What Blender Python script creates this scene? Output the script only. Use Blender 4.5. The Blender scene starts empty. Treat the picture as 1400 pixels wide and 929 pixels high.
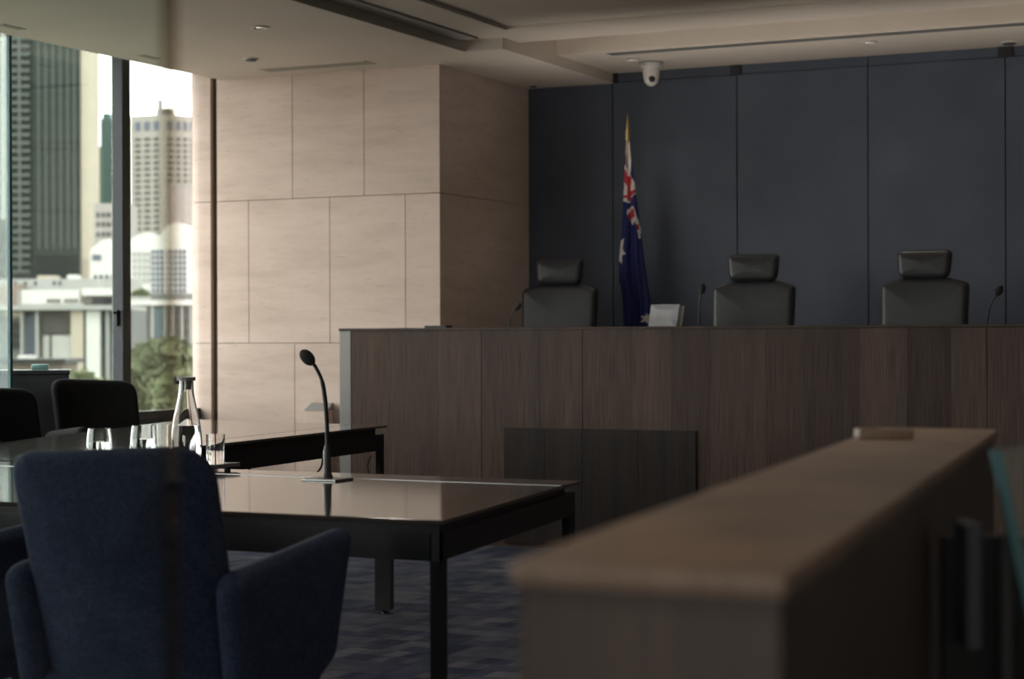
import bpy, bmesh, math, random
from mathutils import Vector, Matrix
random.seed(7)
S = bpy.context.scene
COL = S.collection
R = math.radians

# ------------------------------------------------------------------ camera
EYE = 1.16
cd = bpy.data.cameras.new('camera')
cam = bpy.data.objects.new('camera', cd); COL.objects.link(cam)
cd.sensor_width = 36; cd.lens = 2600 / 1400 * 36
cd.clip_start = .05; cd.clip_end = 6000
cam.matrix_world = (Matrix.Translation((0, 0, EYE)) @ Matrix.Rotation(R(25.5), 4, 'Z')
                    @ Matrix.Rotation(R(90), 4, 'X') @ Matrix.Rotation(R(-.2), 4, 'Z'))
cd.dof.use_dof = True; cd.dof.focus_distance = 6.8; cd.dof.aperture_fstop = 4.0
S.camera = cam

# ------------------------------------------------------------------ sky, exposure
SKY = 6.0
w = bpy.data.worlds.new('overcast_sky'); S.world = w; w.use_nodes = True
nt = w.node_tree; nt.nodes.clear()
def wn(t, **k):
    n = nt.nodes.new(t)
    for a, b in k.items(): setattr(n, a, b)
    return n
tc = wn('ShaderNodeTexCoord'); mp = wn('ShaderNodeMapping'); mp.inputs['Scale'].default_value = (3, 3, 12)
no = wn('ShaderNodeTexNoise'); no.inputs['Scale'].default_value = 2.2; no.inputs['Detail'].default_value = 6
cr = wn('ShaderNodeValToRGB')
cr.color_ramp.elements[0].position = .35; cr.color_ramp.elements[0].color = (.80, .86, .86, 1)
cr.color_ramp.elements[1].position = .65; cr.color_ramp.elements[1].color = (1, .97, .92, 1)
bg = wn('ShaderNodeBackground'); bg.inputs[1].default_value = SKY
ow = wn('ShaderNodeOutputWorld')
for a, b in ((tc.outputs['Generated'], mp.inputs[0]), (mp.outputs[0], no.inputs[0]), (no.outputs[0], cr.inputs[0]),
             (cr.outputs[0], bg.inputs[0]), (bg.outputs[0], ow.inputs[0])): nt.links.new(a, b)
# portals in the window openings (they only steer the sky light into the room)
def portal(loc, rot, sx, sy):
    l = bpy.data.lights.new('window_portal', 'AREA'); l.shape = 'RECTANGLE'; l.size = sx; l.size_y = sy
    l.cycles.is_portal = True
    o = bpy.data.objects.new('window_portal', l); COL.objects.link(o); o.location = loc; o.rotation_euler = rot
portal((-7.3, 3.0, 1.8), (0, R(-90), 0), 2.5, 14.6)
portal((.0, -6.25, 1.7), (R(90), 0, 0), 5.0, 1.8)
S.view_settings.view_transform = 'Standard'; S.view_settings.look = 'None'
S.view_settings.gamma = 1; S.view_settings.use_curve_mapping = False
S.view_settings.exposure = 0.0

# ------------------------------------------------------------------ materials
M = {}
def mat(name, col=(.5, .5, .5), rough=.5, metal=0., spec=.5, build=None, **kw):
    m = bpy.data.materials.new(name); m.use_nodes = True
    b = m.node_tree.nodes['Principled BSDF']
    b.inputs['Base Color'].default_value = (*col, 1); b.inputs['Roughness'].default_value = rough
    b.inputs['Metallic'].default_value = metal; b.inputs['Specular IOR Level'].default_value = spec
    for k, v in kw.items(): b.inputs[k.replace('_', ' ')].default_value = v
    if build: build(m, m.node_tree, b)
    M[name] = m; return m
def N(t, ty, **k):
    n = t.nodes.new(ty)
    for a, b in k.items(): setattr(n, a, b)
    return n
def coords(t, scale, out='Object'):
    c = N(t, 'ShaderNodeTexCoord'); m = N(t, 'ShaderNodeMapping'); m.inputs['Scale'].default_value = scale
    t.links.new(c.outputs[out], m.inputs[0]); return m.outputs[0]
def noise(t, vec, scale, detail=4, rough=.5):
    n = N(t, 'ShaderNodeTexNoise'); n.inputs['Scale'].default_value = scale; n.inputs['Detail'].default_value = detail
    n.inputs['Roughness'].default_value = rough
    t.links.new(vec, n.inputs['Vector']); return n.outputs['Fac']
def ramp(t, fac, stops):
    r = N(t, 'ShaderNodeValToRGB'); e = r.color_ramp.elements
    while len(e) < len(stops): e.new(.5)
    for i, (p, c) in enumerate(stops): e[i].position = p; e[i].color = (*c, 1)
    t.links.new(fac, r.inputs[0]); return r.outputs[0]
def mixc(t, a, b, f, mode='MULTIPLY'):
    m = N(t, 'ShaderNodeMix', data_type='RGBA', blend_type=mode)
    if isinstance(f, float): m.inputs['Factor'].default_value = f
    else: t.links.new(f, m.inputs['Factor'])
    t.links.new(a, m.inputs[6]); t.links.new(b, m.inputs[7]); return m.outputs[2]
def bump(t, b, fac, s, dist=.01):
    n = N(t, 'ShaderNodeBump'); n.inputs['Strength'].default_value = s; n.inputs['Distance'].default_value = dist
    t.links.new(fac, n.inputs['Height']); t.links.new(n.outputs[0], b.inputs['Normal'])
def objrand(t, lo, hi):
    o = N(t, 'ShaderNodeObjectInfo'); m = N(t, 'ShaderNodeMapRange')
    m.inputs['To Min'].default_value = lo; m.inputs['To Max'].default_value = hi
    t.links.new(o.outputs['Random'], m.inputs['Value'])
    c = N(t, 'ShaderNodeCombineColor')
    for i in range(3): t.links.new(m.outputs[0], c.inputs[i])
    return c.outputs[0]

def b_wood(c1, c2, lo=.75, hi=1.3):
    def f(m, t, b):
        v = coords(t, (1, 1, .018))
        n1 = noise(t, v, 190, 5, .6); n2 = noise(t, coords(t, (1, 1, .06)), 9, 3)
        col = ramp(t, n1, [(.3, c1), (.7, c2)])
        col2 = ramp(t, n2, [(.3, (.78, .78, .8)), (.7, (1.15, 1.08, 1.02))])
        col = mixc(t, col, col2, 1.0); col = mixc(t, col, objrand(t, lo, hi), 1.0)
        t.links.new(col, b.inputs['Base Color']); bump(t, b, n1, .12, .002)
    return f
def b_stone(m, t, b):
    n1 = noise(t, coords(t, (.5, .5, 2.6)), 3.2, 8, .62)
    n2 = noise(t, coords(t, (1, 1, 5)), 9, 6, .7)
    c = ramp(t, n1, [(.28, (.53, .42, .35)), (.5, (.63, .505, .43)), (.75, (.69, .565, .49))])
    c2 = ramp(t, n2, [(.30, (.72, .69, .66)), (.44, (1, 1, 1))])
    c = mixc(t, c, c2, .7); c = mixc(t, c, objrand(t, .95, 1.05), 1.0)
    t.links.new(c, b.inputs['Base Color']); bump(t, b, n2, .06, .004)
def b_carpet(m, t, b):
    v = coords(t, (1, 1, 1))
    br = N(t, 'ShaderNodeTexBrick', offset=.37, squash=1.6, squash_frequency=3)
    br.inputs['Color1'].default_value = (.042, .052, .088, 1); br.inputs['Color2'].default_value = (.105, .108, .128, 1)
    br.inputs['Mortar'].default_value = (.10, .11, .15, 1); br.inputs['Scale'].default_value = 1
    br.inputs['Mortar Size'].default_value = .0; br.inputs['Bias'].default_value = 0
    br.inputs['Brick Width'].default_value = .14; br.inputs['Row Height'].default_value = .115
    t.links.new(v, br.inputs['Vector'])
    b2 = N(t, 'ShaderNodeTexBrick', offset=.61, squash=.7, squash_frequency=2)
    for k_, v_ in (('Color1', (.62, .65, .72, 1)), ('Color2', (1.3, 1.27, 1.22, 1)), ('Mortar', (1, 1, 1, 1)), ('Scale', 1), ('Mortar Size', 0), ('Brick Width', .09), ('Row Height', .23)): b2.inputs[k_].default_value = v_
    t.links.new(v, b2.inputs['Vector'])
    n = noise(t, v, 420, 3); n2 = noise(t, v, 14, 4)
    c = mixc(t, mixc(t, br.outputs[0], b2.outputs[0], 1.0), ramp(t, n, [(.3, (.5, .5, .52)), (.7, (1.4, 1.4, 1.4))]), 1.0)
    c = mixc(t, c, ramp(t, n2, [(.3, (.75, .78, .85)), (.7, (1.2, 1.15, 1.1))]), 1.0)
    t.links.new(c, b.inputs['Base Color']); bump(t, b, n, .8, .006)
def b_fabric(c1, c2, sc=300):
    def f(m, t, b):
        v = coords(t, (1, 1, 1)); n = noise(t, v, sc, 3, .7); n2 = noise(t, v, 18, 4)
        c = mixc(t, ramp(t, n, [(.3, c1), (.7, c2)]), ramp(t, n2, [(.3, (.85,)*3), (.7, (1.12,)*3)]), 1.0)
        t.links.new(c, b.inputs['Base Color']); bump(t, b, n, .35, .002)
    return f
def b_subtle(c1, c2, sc=6, bs=.02):
    def f(m, t, b):
        n = noise(t, coords(t, (1, 1, 1)), sc, 5)
        t.links.new(ramp(t, n, [(.3, c1), (.7, c2)]), b.inputs['Base Color'])
        if bs: bump(t, b, noise(t, coords(t, (1, 1, 1)), 350, 2), bs, .002)
    return f
mat('veneer', rough=.5, spec=.15, build=b_wood((.042, .029, .0235), (.112, .079, .064), .7, 1.3))
mat('veneer_dark', rough=.45, spec=.15, build=b_wood((.019, .015, .014), (.038, .030, .027), .9, 1.1))
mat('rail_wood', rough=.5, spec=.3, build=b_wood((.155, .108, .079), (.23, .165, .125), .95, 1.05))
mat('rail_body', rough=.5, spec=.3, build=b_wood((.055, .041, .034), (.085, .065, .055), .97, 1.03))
mat('stone', rough=.6, spec=.3, build=b_stone)
mat('joint', (.22, .175, .145), .9)
mat('navy_panel', rough=.55, spec=.35, build=b_subtle((.066, .078, .108), (.083, .096, .128), 3, .15))
mat('shadow_gap', (.012, .012, .013), .8)
mat('paint', rough=.75, spec=.25, build=b_subtle((.60, .53, .455), (.63, .56, .485), 2.5, .03))
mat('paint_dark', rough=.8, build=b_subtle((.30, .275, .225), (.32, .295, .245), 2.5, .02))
mat('vent_metal', (.20, .20, .195), .5, .3)
mat('carpet', rough=.95, spec=.15, build=b_carpet)
mat('navy_fabric', rough=.9, spec=.2, build=b_fabric((.006, .010, .026), (.034, .044, .082), 150))
mat('black_fabric', rough=.85, spec=.2, build=b_fabric((.005, .005, .006), (.010, .010, .012)))
mat('leather', rough=.42, spec=.45, build=b_subtle((.024, .0245, .027), (.030, .031, .034), 40, .1))
mat('table_top', rough=.085, spec=.9, build=b_subtle((.040, .032, .027), (.05, .041, .035), 5, 0))
mat('black_steel', (.006, .0065, .0075), .4, .0, .3)
mat('dark_steel', rough=.4, metal=.3, build=b_subtle((.03, .03, .032), (.04, .04, .042), 8, 0))
mat('grey_panel', (.21, .205, .195), .45, .2)
mat('frame_grey', (.04, .042, .052), .5, .2)
mat('frame_black', (.012, .012, .013), .5)
mat('chrome', (.55, .55, .56), .2, 1.)
mat('steel', (.30, .30, .30), .35, .9)
mat('black_plastic', (.012, .012, .012), .5)
mat('foam', rough=.95, build=b_fabric((.006, .006, .006), (.018, .018, .018), 900))
mat('white_plastic', (.62, .59, .55), .4)
mat('grey_plastic', (.20, .205, .21), .4)
mat('dgrey_plastic', (.07, .07, .075), .4)
mat('white_paint', (.7, .68, .66), .5)
mat('brass', (.55, .42, .2), .3, 1.)
mat('lamp_lens', (.8, .8, .75), .3, Emission_Color=(1, .9, .75, 1), Emission_Strength=1.5)
mat('led', (.1, .6, .2), .3)
mat('flag_blue', rough=.75, build=b_subtle((.010, .016, .10), (.016, .022, .135), 30, 0))
mat('flag_red', (.42, .03, .045), .75); mat('flag_white', (.62, .58, .54), .75)
mat('teal_box', (.30, .55, .55), .4)
mat('pale_wood', rough=.5, build=b_wood((.30, .21, .14), (.42, .31, .22), .98, 1.02))
mat('block_wood', rough=.45, build=b_wood((.16, .105, .07), (.22, .15, .10), .98, 1.02))
def glass_thin(name, tint, refl=1.0, rough=0.0):
    m = bpy.data.materials.new(name); m.use_nodes = True; t = m.node_tree; t.nodes.clear()
    tr = N(t, 'ShaderNodeBsdfTransparent'); tr.inputs[0].default_value = (*tint, 1)
    gl = N(t, 'ShaderNodeBsdfGlossy'); gl.inputs['Roughness'].default_value = rough; gl.inputs[0].default_value = (refl, refl, refl, 1)
    lw = N(t, 'ShaderNodeLayerWeight'); pw = N(t, 'ShaderNodeMath', operation='POWER'); pw.inputs[1].default_value = 5
    fr = N(t, 'ShaderNodeMath', operation='MULTIPLY_ADD'); fr.inputs[1].default_value = .93; fr.inputs[2].default_value = .04
    t.links.new(lw.outputs['Facing'], pw.inputs[0]); t.links.new(pw.outputs[0], fr.inputs[0])
    mx = N(t, 'ShaderNodeMixShader'); o = N(t, 'ShaderNodeOutputMaterial')
    t.links.new(fr.outputs[0], mx.inputs[0]); t.links.new(tr.outputs[0], mx.inputs[1]); t.links.new(gl.outputs[0], mx.inputs[2])
    t.links.new(mx.outputs[0], o.inputs[0]); M[name] = m
glass_thin('window_glass', (.985, .98, .965))
glass_thin('pane_glass', (.94, .98, .97))
mat('glass_edge', (.06, .17, .19), .25, Transmission_Weight=.2)
glass_thin('silicone', (.66, .62, .57))
mat('clear_glass', (1, 1, 1), .0, Transmission_Weight=1.0, IOR=1.47)
mat('water', (.97, .99, 1), .0, Transmission_Weight=1.0, IOR=1.33)
# city
def b_city(c, k=.9):
    return b_subtle(tuple(x*k for x in c), c, .35, 0)
for n_, c_, r_ in (('c_green', (.055, .078, .066), .35), ('c_green_light', (.22, .255, .23), .6), ('c_green_glass', (.022, .036, .032), .2),
                   ('c_cream', (.95, .84, .68), .8), ('c_teal', (.14, .25, .22), .4), ('c_concrete', (.72, .67, .61), .85),
                   ('c_window', (.12, .13, .125), .35), ('c_shade', (.30, .285, .265), .85), ('c_pink', (.74, .67, .64), .85),
                   ('c_white', (1.25, 1.23, 1.17), .8), ('c_blue', (.25, .30, .38), .4), ('c_grey', (.33, .34, .33), .8),
                   ('c_ltgrey', (.72, .72, .69), .8), ('c_dark', (.06, .066, .066), .5), ('c_blind', (.17, .165, .15), .8),
                   ('c_skyblue', (.22, .32, .36), .3), ('c_salmon', (.5, .40, .35), .8), ('c_asphalt', (.10, .10, .10), .9)):
    mat(n_, c_, r_, spec=.08, build=b_city(tuple(.35*x for x in c_)))
def b_leaf(m, t, b):
    n = noise(t, coords(t, (1, 1, 1)), .9, 4)
    t.links.new(mixc(t, ramp(t, n, [(.3, (.055, .07, .035)), (.7, (.15, .165, .095))]), objrand(t, .75, 1.3), 1.0), b.inputs['Base Color'])
mat('leaf', rough=.7, spec=.1, build=b_leaf); mat('bark', (.07, .055, .04), .9)
mat('lawn', rough=.9, build=b_subtle((.05, .075, .03), (.08, .11, .05), .2, 0))
mat('pale_ground', rough=.9, build=b_subtle((.20, .19, .17), (.25, .235, .205), .1, 0))

# ------------------------------------------------------------------ mesh helpers
def new_obj(name, me, parent=None, loc=(0, 0, 0)):
    o = bpy.data.objects.new(name, me); COL.objects.link(o); o.location = loc
    if parent: o.parent = parent
    return o
def tag(o, label, cat=None, group=None, kind=None):
    if label: o['label'] = label
    if cat: o['category'] = cat
    if group: o['group'] = group
    if kind: o['kind'] = kind
    return o
def thing(name, label, cat, loc=(0, 0, 0), rz=0, group=None):
    o = new_obj(name, None, None, loc); o.rotation_euler = (0, 0, rz); return tag(o, label, cat, group)
def finish(name, bm, m, parent=None, smooth=False, loc=(0, 0, 0), ang=40):
    bmesh.ops.recalc_face_normals(bm, faces=bm.faces[:])
    me = bpy.data.meshes.new(name); bm.to_mesh(me); bm.free()
    for mm in (m if isinstance(m, (list, tuple)) else [m]): me.materials.append(M[mm])
    if smooth:
        for p in me.polygons: p.use_smooth = True
        me.set_sharp_from_angle(angle=R(ang))
    return new_obj(name, me, parent, loc)
def add_box(bm, x0, x1, y0, y1, z0, z1, bev=0, seg=1, mi=0):
    v = [bm.verts.new(p) for p in ((x0, y0, z0), (x1, y0, z0), (x1, y1, z0), (x0, y1, z0), (x0, y0, z1), (x1, y0, z1), (x1, y1, z1), (x0, y1, z1))]
    fs = [bm.faces.new([v[i] for i in q]) for q in ((3, 2, 1, 0), (4, 5, 6, 7), (0, 1, 5, 4), (1, 2, 6, 5), (2, 3, 7, 6), (3, 0, 4, 7))]
    for f in fs: f.material_index = mi
    if bev: bmesh.ops.bevel(bm, geom=list({e for f in fs for e in f.edges}), offset=bev, segments=seg, profile=.5, affect='EDGES')
def box(name, x0, x1, y0, y1, z0, z1, m, parent=None, bev=0, seg=1):
    bm = bmesh.new(); add_box(bm, x0, x1, y0, y1, z0, z1, bev, seg); return finish(name, bm, m, parent, bev > 0 and seg > 1)
def add_prism(bm, pts, z0, z1, bev=0, seg=1):
    b = [bm.verts.new((x, y, z0)) for x, y in pts]; t = [bm.verts.new((x, y, z1)) for x, y in pts]; n = len(pts)
    fs = [bm.faces.new(b[::-1]), bm.faces.new(t)] + [bm.faces.new((b[i], b[(i+1) % n], t[(i+1) % n], t[i])) for i in range(n)]
    if bev: bmesh.ops.bevel(bm, geom=list({e for f in fs for e in f.edges}), offset=bev, segments=seg, profile=.5, affect='EDGES')
def prism(name, pts, z0, z1, m, parent=None, bev=0, seg=1):
    bm = bmesh.new(); add_prism(bm, pts, z0, z1, bev, seg); return finish(name, bm, m, parent, bev > 0 and seg > 1)
def add_lathe(bm, prof, seg=24, close=False):
    rings = []
    for r, z in prof:
        if r < 1e-5: rings.append([bm.verts.new((0, 0, z))])
        else: rings.append([bm.verts.new((r*math.cos(2*math.pi*i/seg), r*math.sin(2*math.pi*i/seg), z)) for i in range(seg)])
    prs = list(zip(rings, rings[1:])) + ([(rings[-1], rings[0])] if close else [])
    for a, b in prs:
        for i in range(seg):
            j = (i+1) % seg
            q = [a[i % len(a)], a[j % len(a)], b[j % len(b)], b[i % len(b)]]
            u = []
            for v in q:
                if v not in u: u.append(v)
            if len(u) > 2: bm.faces.new(u)
def lathe(name, prof, m, parent=None, seg=24, loc=(0, 0, 0), close=False):
    bm = bmesh.new(); add_lathe(bm, prof, seg, close); return finish(name, bm, m, parent, True, loc)
def add_tube(bm, pts, rad, seg=10):
    pts = [Vector(p) for p in pts]; rs = rad if isinstance(rad, (list, tuple)) else [rad]*len(pts); rings = []
    up = None
    for i, p in enumerate(pts):
        d = (pts[min(i+1, len(pts)-1)] - pts[max(i-1, 0)]).normalized()
        if up is None: up = d.orthogonal().normalized()
        a = (up - d*up.dot(d)).normalized(); b = d.cross(a); up = a
        rings.append([bm.verts.new(p + (a*math.cos(2*math.pi*k/seg) + b*math.sin(2*math.pi*k/seg))*rs[i]) for k in range(seg)])
    for a, b in zip(rings, rings[1:]):
        for k in range(seg): bm.faces.new((a[k], a[(k+1) % seg], b[(k+1) % seg], b[k]))
    bm.faces.new(rings[0][::-1]); bm.faces.new(rings[-1])
def tube(name, pts, rad, m, parent=None, seg=10):
    bm = bmesh.new(); add_tube(bm, pts, rad, seg); return finish(name, bm, m, parent, True)
def spline(pts, n=8):
    out = []; P = [Vector(p) for p in pts]
    for i in range(len(P)-1):
        a, b, c, d = P[max(i-1, 0)], P[i], P[i+1], P[min(i+2, len(P)-1)]
        for k in range(n):
            t = k/n
            out.append(.5*((2*b) + (c-a)*t + (2*a-5*b+4*c-d)*t*t + (3*b-a-3*c+d)*t**3))
    return out + [P[-1]]
def rpoly(pts, seg=6):
    out = []; n = len(pts)
    for i, (x, y, r) in enumerate(pts):
        p = Vector((x, y)); a = (Vector(pts[i-1][:2]) - p); b = (Vector(pts[(i+1) % n][:2]) - p)
        an = a.angle(b); d = min(r/math.tan(an/2), a.length*.49, b.length*.49); a.normalize(); b.normalize()
        s, e = p + a*d, p + b*d
        for k in range(seg+1):
            t = k/seg; out.append((1-t)**2*s + 2*t*(1-t)*p + t*t*e)
    return out
def pillow(name, outline, T, r, m, parent, fn, n=5, puff=.0, caps=5):
    """rounded upholstered panel: 2-D outline (u,v), thickness T along w, fn maps (u,w,v) to xyz"""
    L = len(outline); nor = []
    area = sum(outline[i].x*outline[(i+1) % L].y - outline[(i+1) % L].x*outline[i].y for i in range(L))
    for i in range(L):
        d = (outline[(i+1) % L] - outline[i-1]).normalized(); q = Vector((d.y, -d.x)); nor.append(q if area > 0 else -q)
    cen = sum(outline, Vector((0, 0)))/L
    prof = [(r*(1-math.cos(R(-90+90*k/n))), -T/2 + r + r*math.sin(R(-90+90*k/n))) for k in range(n+1)]
    prof += [(r*(1-math.cos(R(90*k/n))), T/2 - r + r*math.sin(R(90*k/n))) for k in range(n+1)]
    bm = bmesh.new(); rings = []
    def ring(ins, w_, s=1.):
        return [bm.verts.new(fn(*(lambda p: (p.x, w_, p.y))(cen + (outline[i]-nor[i]*ins-cen)*s))) for i in range(L)]
    for k in range(1, caps): rings.append(ring(r, -T/2 - puff*(1-(k/caps)**2), k/caps))
    rings += [ring(a, b) for a, b in prof]
    for k in range(caps-1, 0, -1): rings.append(ring(r, T/2 + puff*(1-(k/caps)**2), k/caps))
    for a, b in zip(rings, rings[1:]):
        for i in range(L): bm.faces.new((a[i], a[(i+1) % L], b[(i+1) % L], b[i]))
    for rg, w_ in ((rings[0], -T/2-puff), (rings[-1], T/2+puff)):
        c = bm.verts.new(fn(cen.x, w_, cen.y))
        for i in range(L): bm.faces.new((rg[i], rg[(i+1) % L], c))
    return finish(name, bm, m, parent, True, ang=60)
def copy_tree(o, parent=None):
    c = o.copy(); COL.objects.link(c); c.parent = parent
    for ch in list(o.children): copy_tree(ch, c)
    return c
def struct(o): o['kind'] = 'structure'; return o
def dup_part(o, loc, parent):
    c = bpy.data.objects.new(o.name.split('.')[0], o.data); COL.objects.link(c); c.location = loc; c.parent = parent; return c

# ------------------------------------------------------------------ room shell
ZC, ZR = 2.85, 2.918
YB, YS, XR, XG = 11.63, 10.33, -5.415, -7.19     # back wall, stone wall, return wall, glass line
YE, XE = -6.0, 3.5
struct(box('floor', -7.6, XE, YE, YB+.3, -.12, 0, 'carpet'))
# ceiling: plaster field, slotted recess, raised field, band, trough and dropped field over the bench
struct(box('ceiling', -7.0, -5.05, YE, YS+1.6, ZC, ZC+.3, 'paint'))
cl = struct(box('ceiling_field', -5.05, -4.80, 9.96, YB+.3, ZC, ZC+.3, 'paint'))
struct(box('ceiling_recess', -5.05, -4.655, YE, 9.96, ZR, ZR+.2, 'paint'))
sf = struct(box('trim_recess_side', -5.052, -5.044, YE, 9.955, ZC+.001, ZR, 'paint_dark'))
struct(box('trim_recess_end', -5.05, -4.80, 9.952, 9.964, ZC+.001, ZR, 'paint'))
struct(box('ceiling_raised', -4.655, XE, YE, 9.70, ZR+.014, ZR+.2, 'paint'))
bm = bmesh.new(); add_prism(bm, [(-4.655, 9.70), (XE, 9.70), (XE, 10.18), (-4.80, 10.18), (-4.80, 9.96), (-4.655, 9.96)], ZR, ZR+.2)
struct(finish('ceiling_band', bm, 'paint'))
struct(box('ceiling_trough', -4.80, XE, 10.18, 10.72, 3.12, 3.2, 'paint'))
struct(box('ceiling_dropped', -4.80, XE, 10.72, YB+.3, ZR, ZR+.28, 'paint'))
# slot diffuser in the recess: five slats
sd = thing('slot_diffuser', 'long black slot air diffuser in the ceiling recess', 'air vent', (-5.0, 0, ZR))
box('frame', -.044, .07, YE+.2, 9.9, -.004, .0, 'dgrey_plastic', sd)
for k in range(4): box('slat', -.038+.027*k, -.026+.027*k, YE+.25, 9.88, -.012, -.004, 'white_plastic', sd)
struct(box('trim_seam', -4.665, -4.645, YE, 9.70, ZR-.004, ZR+.0005, 'vent_metal'))
# window side pocket above the glass
struct(box('ceiling_pocket', -7.6, -7.0, YE, YS+.3, 3.0, 3.15, 'paint'))
struct(box('trim_pocket', -7.012, -7.0, YE, YS, ZC+.001, 3.0, 'paint'))
# walls
struct(box('wall_right', XE, XE+.2, YE, YB+.3, 0, 3.1, 'paint'))
struct(box('wall_rear', -7.6, -2.5, YE-.2, YE, 0, 3.1, 'veneer'))
struct(box('wall_rear_side', 2.5, XE+.2, YE-.2, YE, 0, 3.1, 'veneer'))
struct(box('wall_rear_sill', -2.5, 2.5, YE-.2, YE, 0, .8, 'veneer'))
struct(box('wall_rear_head', -2.5, 2.5, YE-.2, YE, 2.6, 3.1, 'veneer'))
w2 = struct(new_obj('window_rear_added', None))  # unseen window, added for daylight fill from behind the camera
for k in range(3): box('mullion', -2.5+2.47*k, -2.44+2.47*k, YE-.15, YE-.05, .801, 2.599, 'frame_black', w2)
for k in range(2): box('pane', -2.435+2.47*k, -.035+2.47*k, YE-.105, YE-.095, .801, 2.599, 'window_glass', w2)
struct(box('wall_left_rear', -7.45, -7.18, YE, -4.4, .656, 2.979, 'veneer'))
wl = struct(box('wall_left', -7.45, -7.19, YE, YS, 0, .655, 'frame_black'))
struct(box('wall_left_head', -7.45, -7.19, YE, YS, 2.98, 3.1, 'frame_black'))

# stone wall and return: slabs with recessed joints
def stone_wall(name, backing, rows, axis, face):
    wall = struct(box(name, *backing, 'joint'))
    for z0, z1, cuts in rows:
        for a, b in zip(cuts, cuts[1:]):
            g = .0016
            if axis == 'x': box('stone_slab', a+g, b-g, face, face+.03, z0+g, z1-g, 'stone', wall, .0015)
            else: box('stone_slab', face-.03, face, a+g, b-g, z0+g, z1-g, 'stone', wall, .0015)
    return wall
ZR1, ZR2, ZR3 = 2.062, 1.142, .222
ws = stone_wall('wall_stone', (-7.05, -5.44, YS+.022, YS+.4, 0, 2.95),
    [(ZR1, ZC+.1, [-7.05, -6.472, -5.947, -5.4122]), (ZR2, ZR1, [-7.05, -6.805, -6.198, -5.655, -5.4122]),
     (ZR3, ZR2, [-7.05, -6.46, -5.9, -5.4122]), (0, ZR3, [-7.05, -6.2, -5.4122])], 'x', YS)
wj = stone_wall('wall_stone_jamb', (-7.24, -7.098, YS+.022, YS+.3, 0, 3.0),
    [(ZR1, 3.0, [-7.245, -7.095]), (ZR2, ZR1, [-7.245, -7.095]), (ZR3, ZR2, [-7.245, -7.095]), (0, ZR3, [-7.245, -7.095])], 'x', YS)
struct(box('trim_shadow_gap', -7.095, -7.05, YS+.12, YS+.3, 0, 3.0, 'shadow_gap'))
stone_wall('wall_return', (-5.8, -5.437, YS+.03, YB+.2, 0, 2.95),
    [(ZR1, ZC+.1, [YS+.031, 10.998, YB]), (ZR2, ZR1, [YS+.031, 10.695, YB]), (ZR3, ZR2, [YS+.031, 10.998, YB]), (0, ZR3, [YS+.031, 10.7, YB])], 'y', -5.415)
# navy panelled back wall
wb = struct(box('wall_back', -5.44, XE, YB+.03, YB+.25, 0, 3.1, 'shadow_gap'))
jx = [-5.415, -4.805, -3.944, -3.09, -2.247, -1.39, -.54, .31, 1.16, 2.01, 2.86, XE]
for a, b in zip(jx, jx[1:]):
    box('wall_panel', a+.0035, b-.0035, YB, YB+.025, .4, ZC+.002, 'navy_panel', wb, .001)
    if a > -5: box('header_panel', a+.003, b-.003, YB+.012, YB+.028, ZC+.004, ZR-.001, 'navy_panel', wb)
for x, wd in ((-4.80, .028), (-3.952, .035), (-2.245, .045)):
    box('bracket_block', x-wd, x+wd, YB-.004, YB+.012, ZC+.003, ZR-.001, 'frame_black', wb)

# window wall: sill, mullions, panes, latch
win = struct(new_obj('window_1', None))
box('window_sill', -7.30, -7.175, YE, YS-.005, .655, .685, 'frame_black', win, .004)
box('bottom_rail', -7.24, -7.18, YE, YS-.005, .685, .72, 'frame_black', win)
box('top_rail', -7.24, -7.16, YE, YS-.005, 2.93, 2.98, 'frame_black', win)
ys_ = [9.437 - 1.75*k for k in range(9)]
edges = [YS-.04] + ys_ + [YE]
for k, y in enumerate(ys_):
    if y < YE: continue
    box('mullion', -7.192, -7.125, y-.004, y+.004, .72, 2.93, 'frame_grey', win)  # face towards the room's light, its brightness put into the grey
    box('mullion_shade_side', -7.21, -7.123, y+.0045, y+.075, .72, 2.93, 'frame_black', win)  # same mullion's shaded side, the shade put into near-black
prev = YS-.035
for y in ys_ + [YE]:
    if prev-y > .1: box('pane', -7.205, -7.195, max(y, YE)+.078, prev-.006, .72, 2.93, 'window_glass', win)
    prev = y
lt = box('latch', -7.17, -7.15, 9.412, 9.4325, 1.25, 1.35, 'frame_black', win, .004)
box('window_lever', -7.165, -7.155, 9.385, 9.412, 1.325, 1.34, 'frame_black', win, .003)

# glass fin beside the window
gf = thing('glass_fin', 'tall teal glass fin standing by the window beyond the dark cabinet', 'glass fin', (-6.5, 7.66, 0))
box('glass_plate', -.20, .0, -.008, .008, .02, 2.72, 'pane_glass', gf)
box('glass_edge', .0005, .016, -.010, .010, .02, 2.72, 'glass_edge', gf)
box('shoe', -.20, .016, -.02, .02, 0, .05, 'steel', gf)

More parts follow.
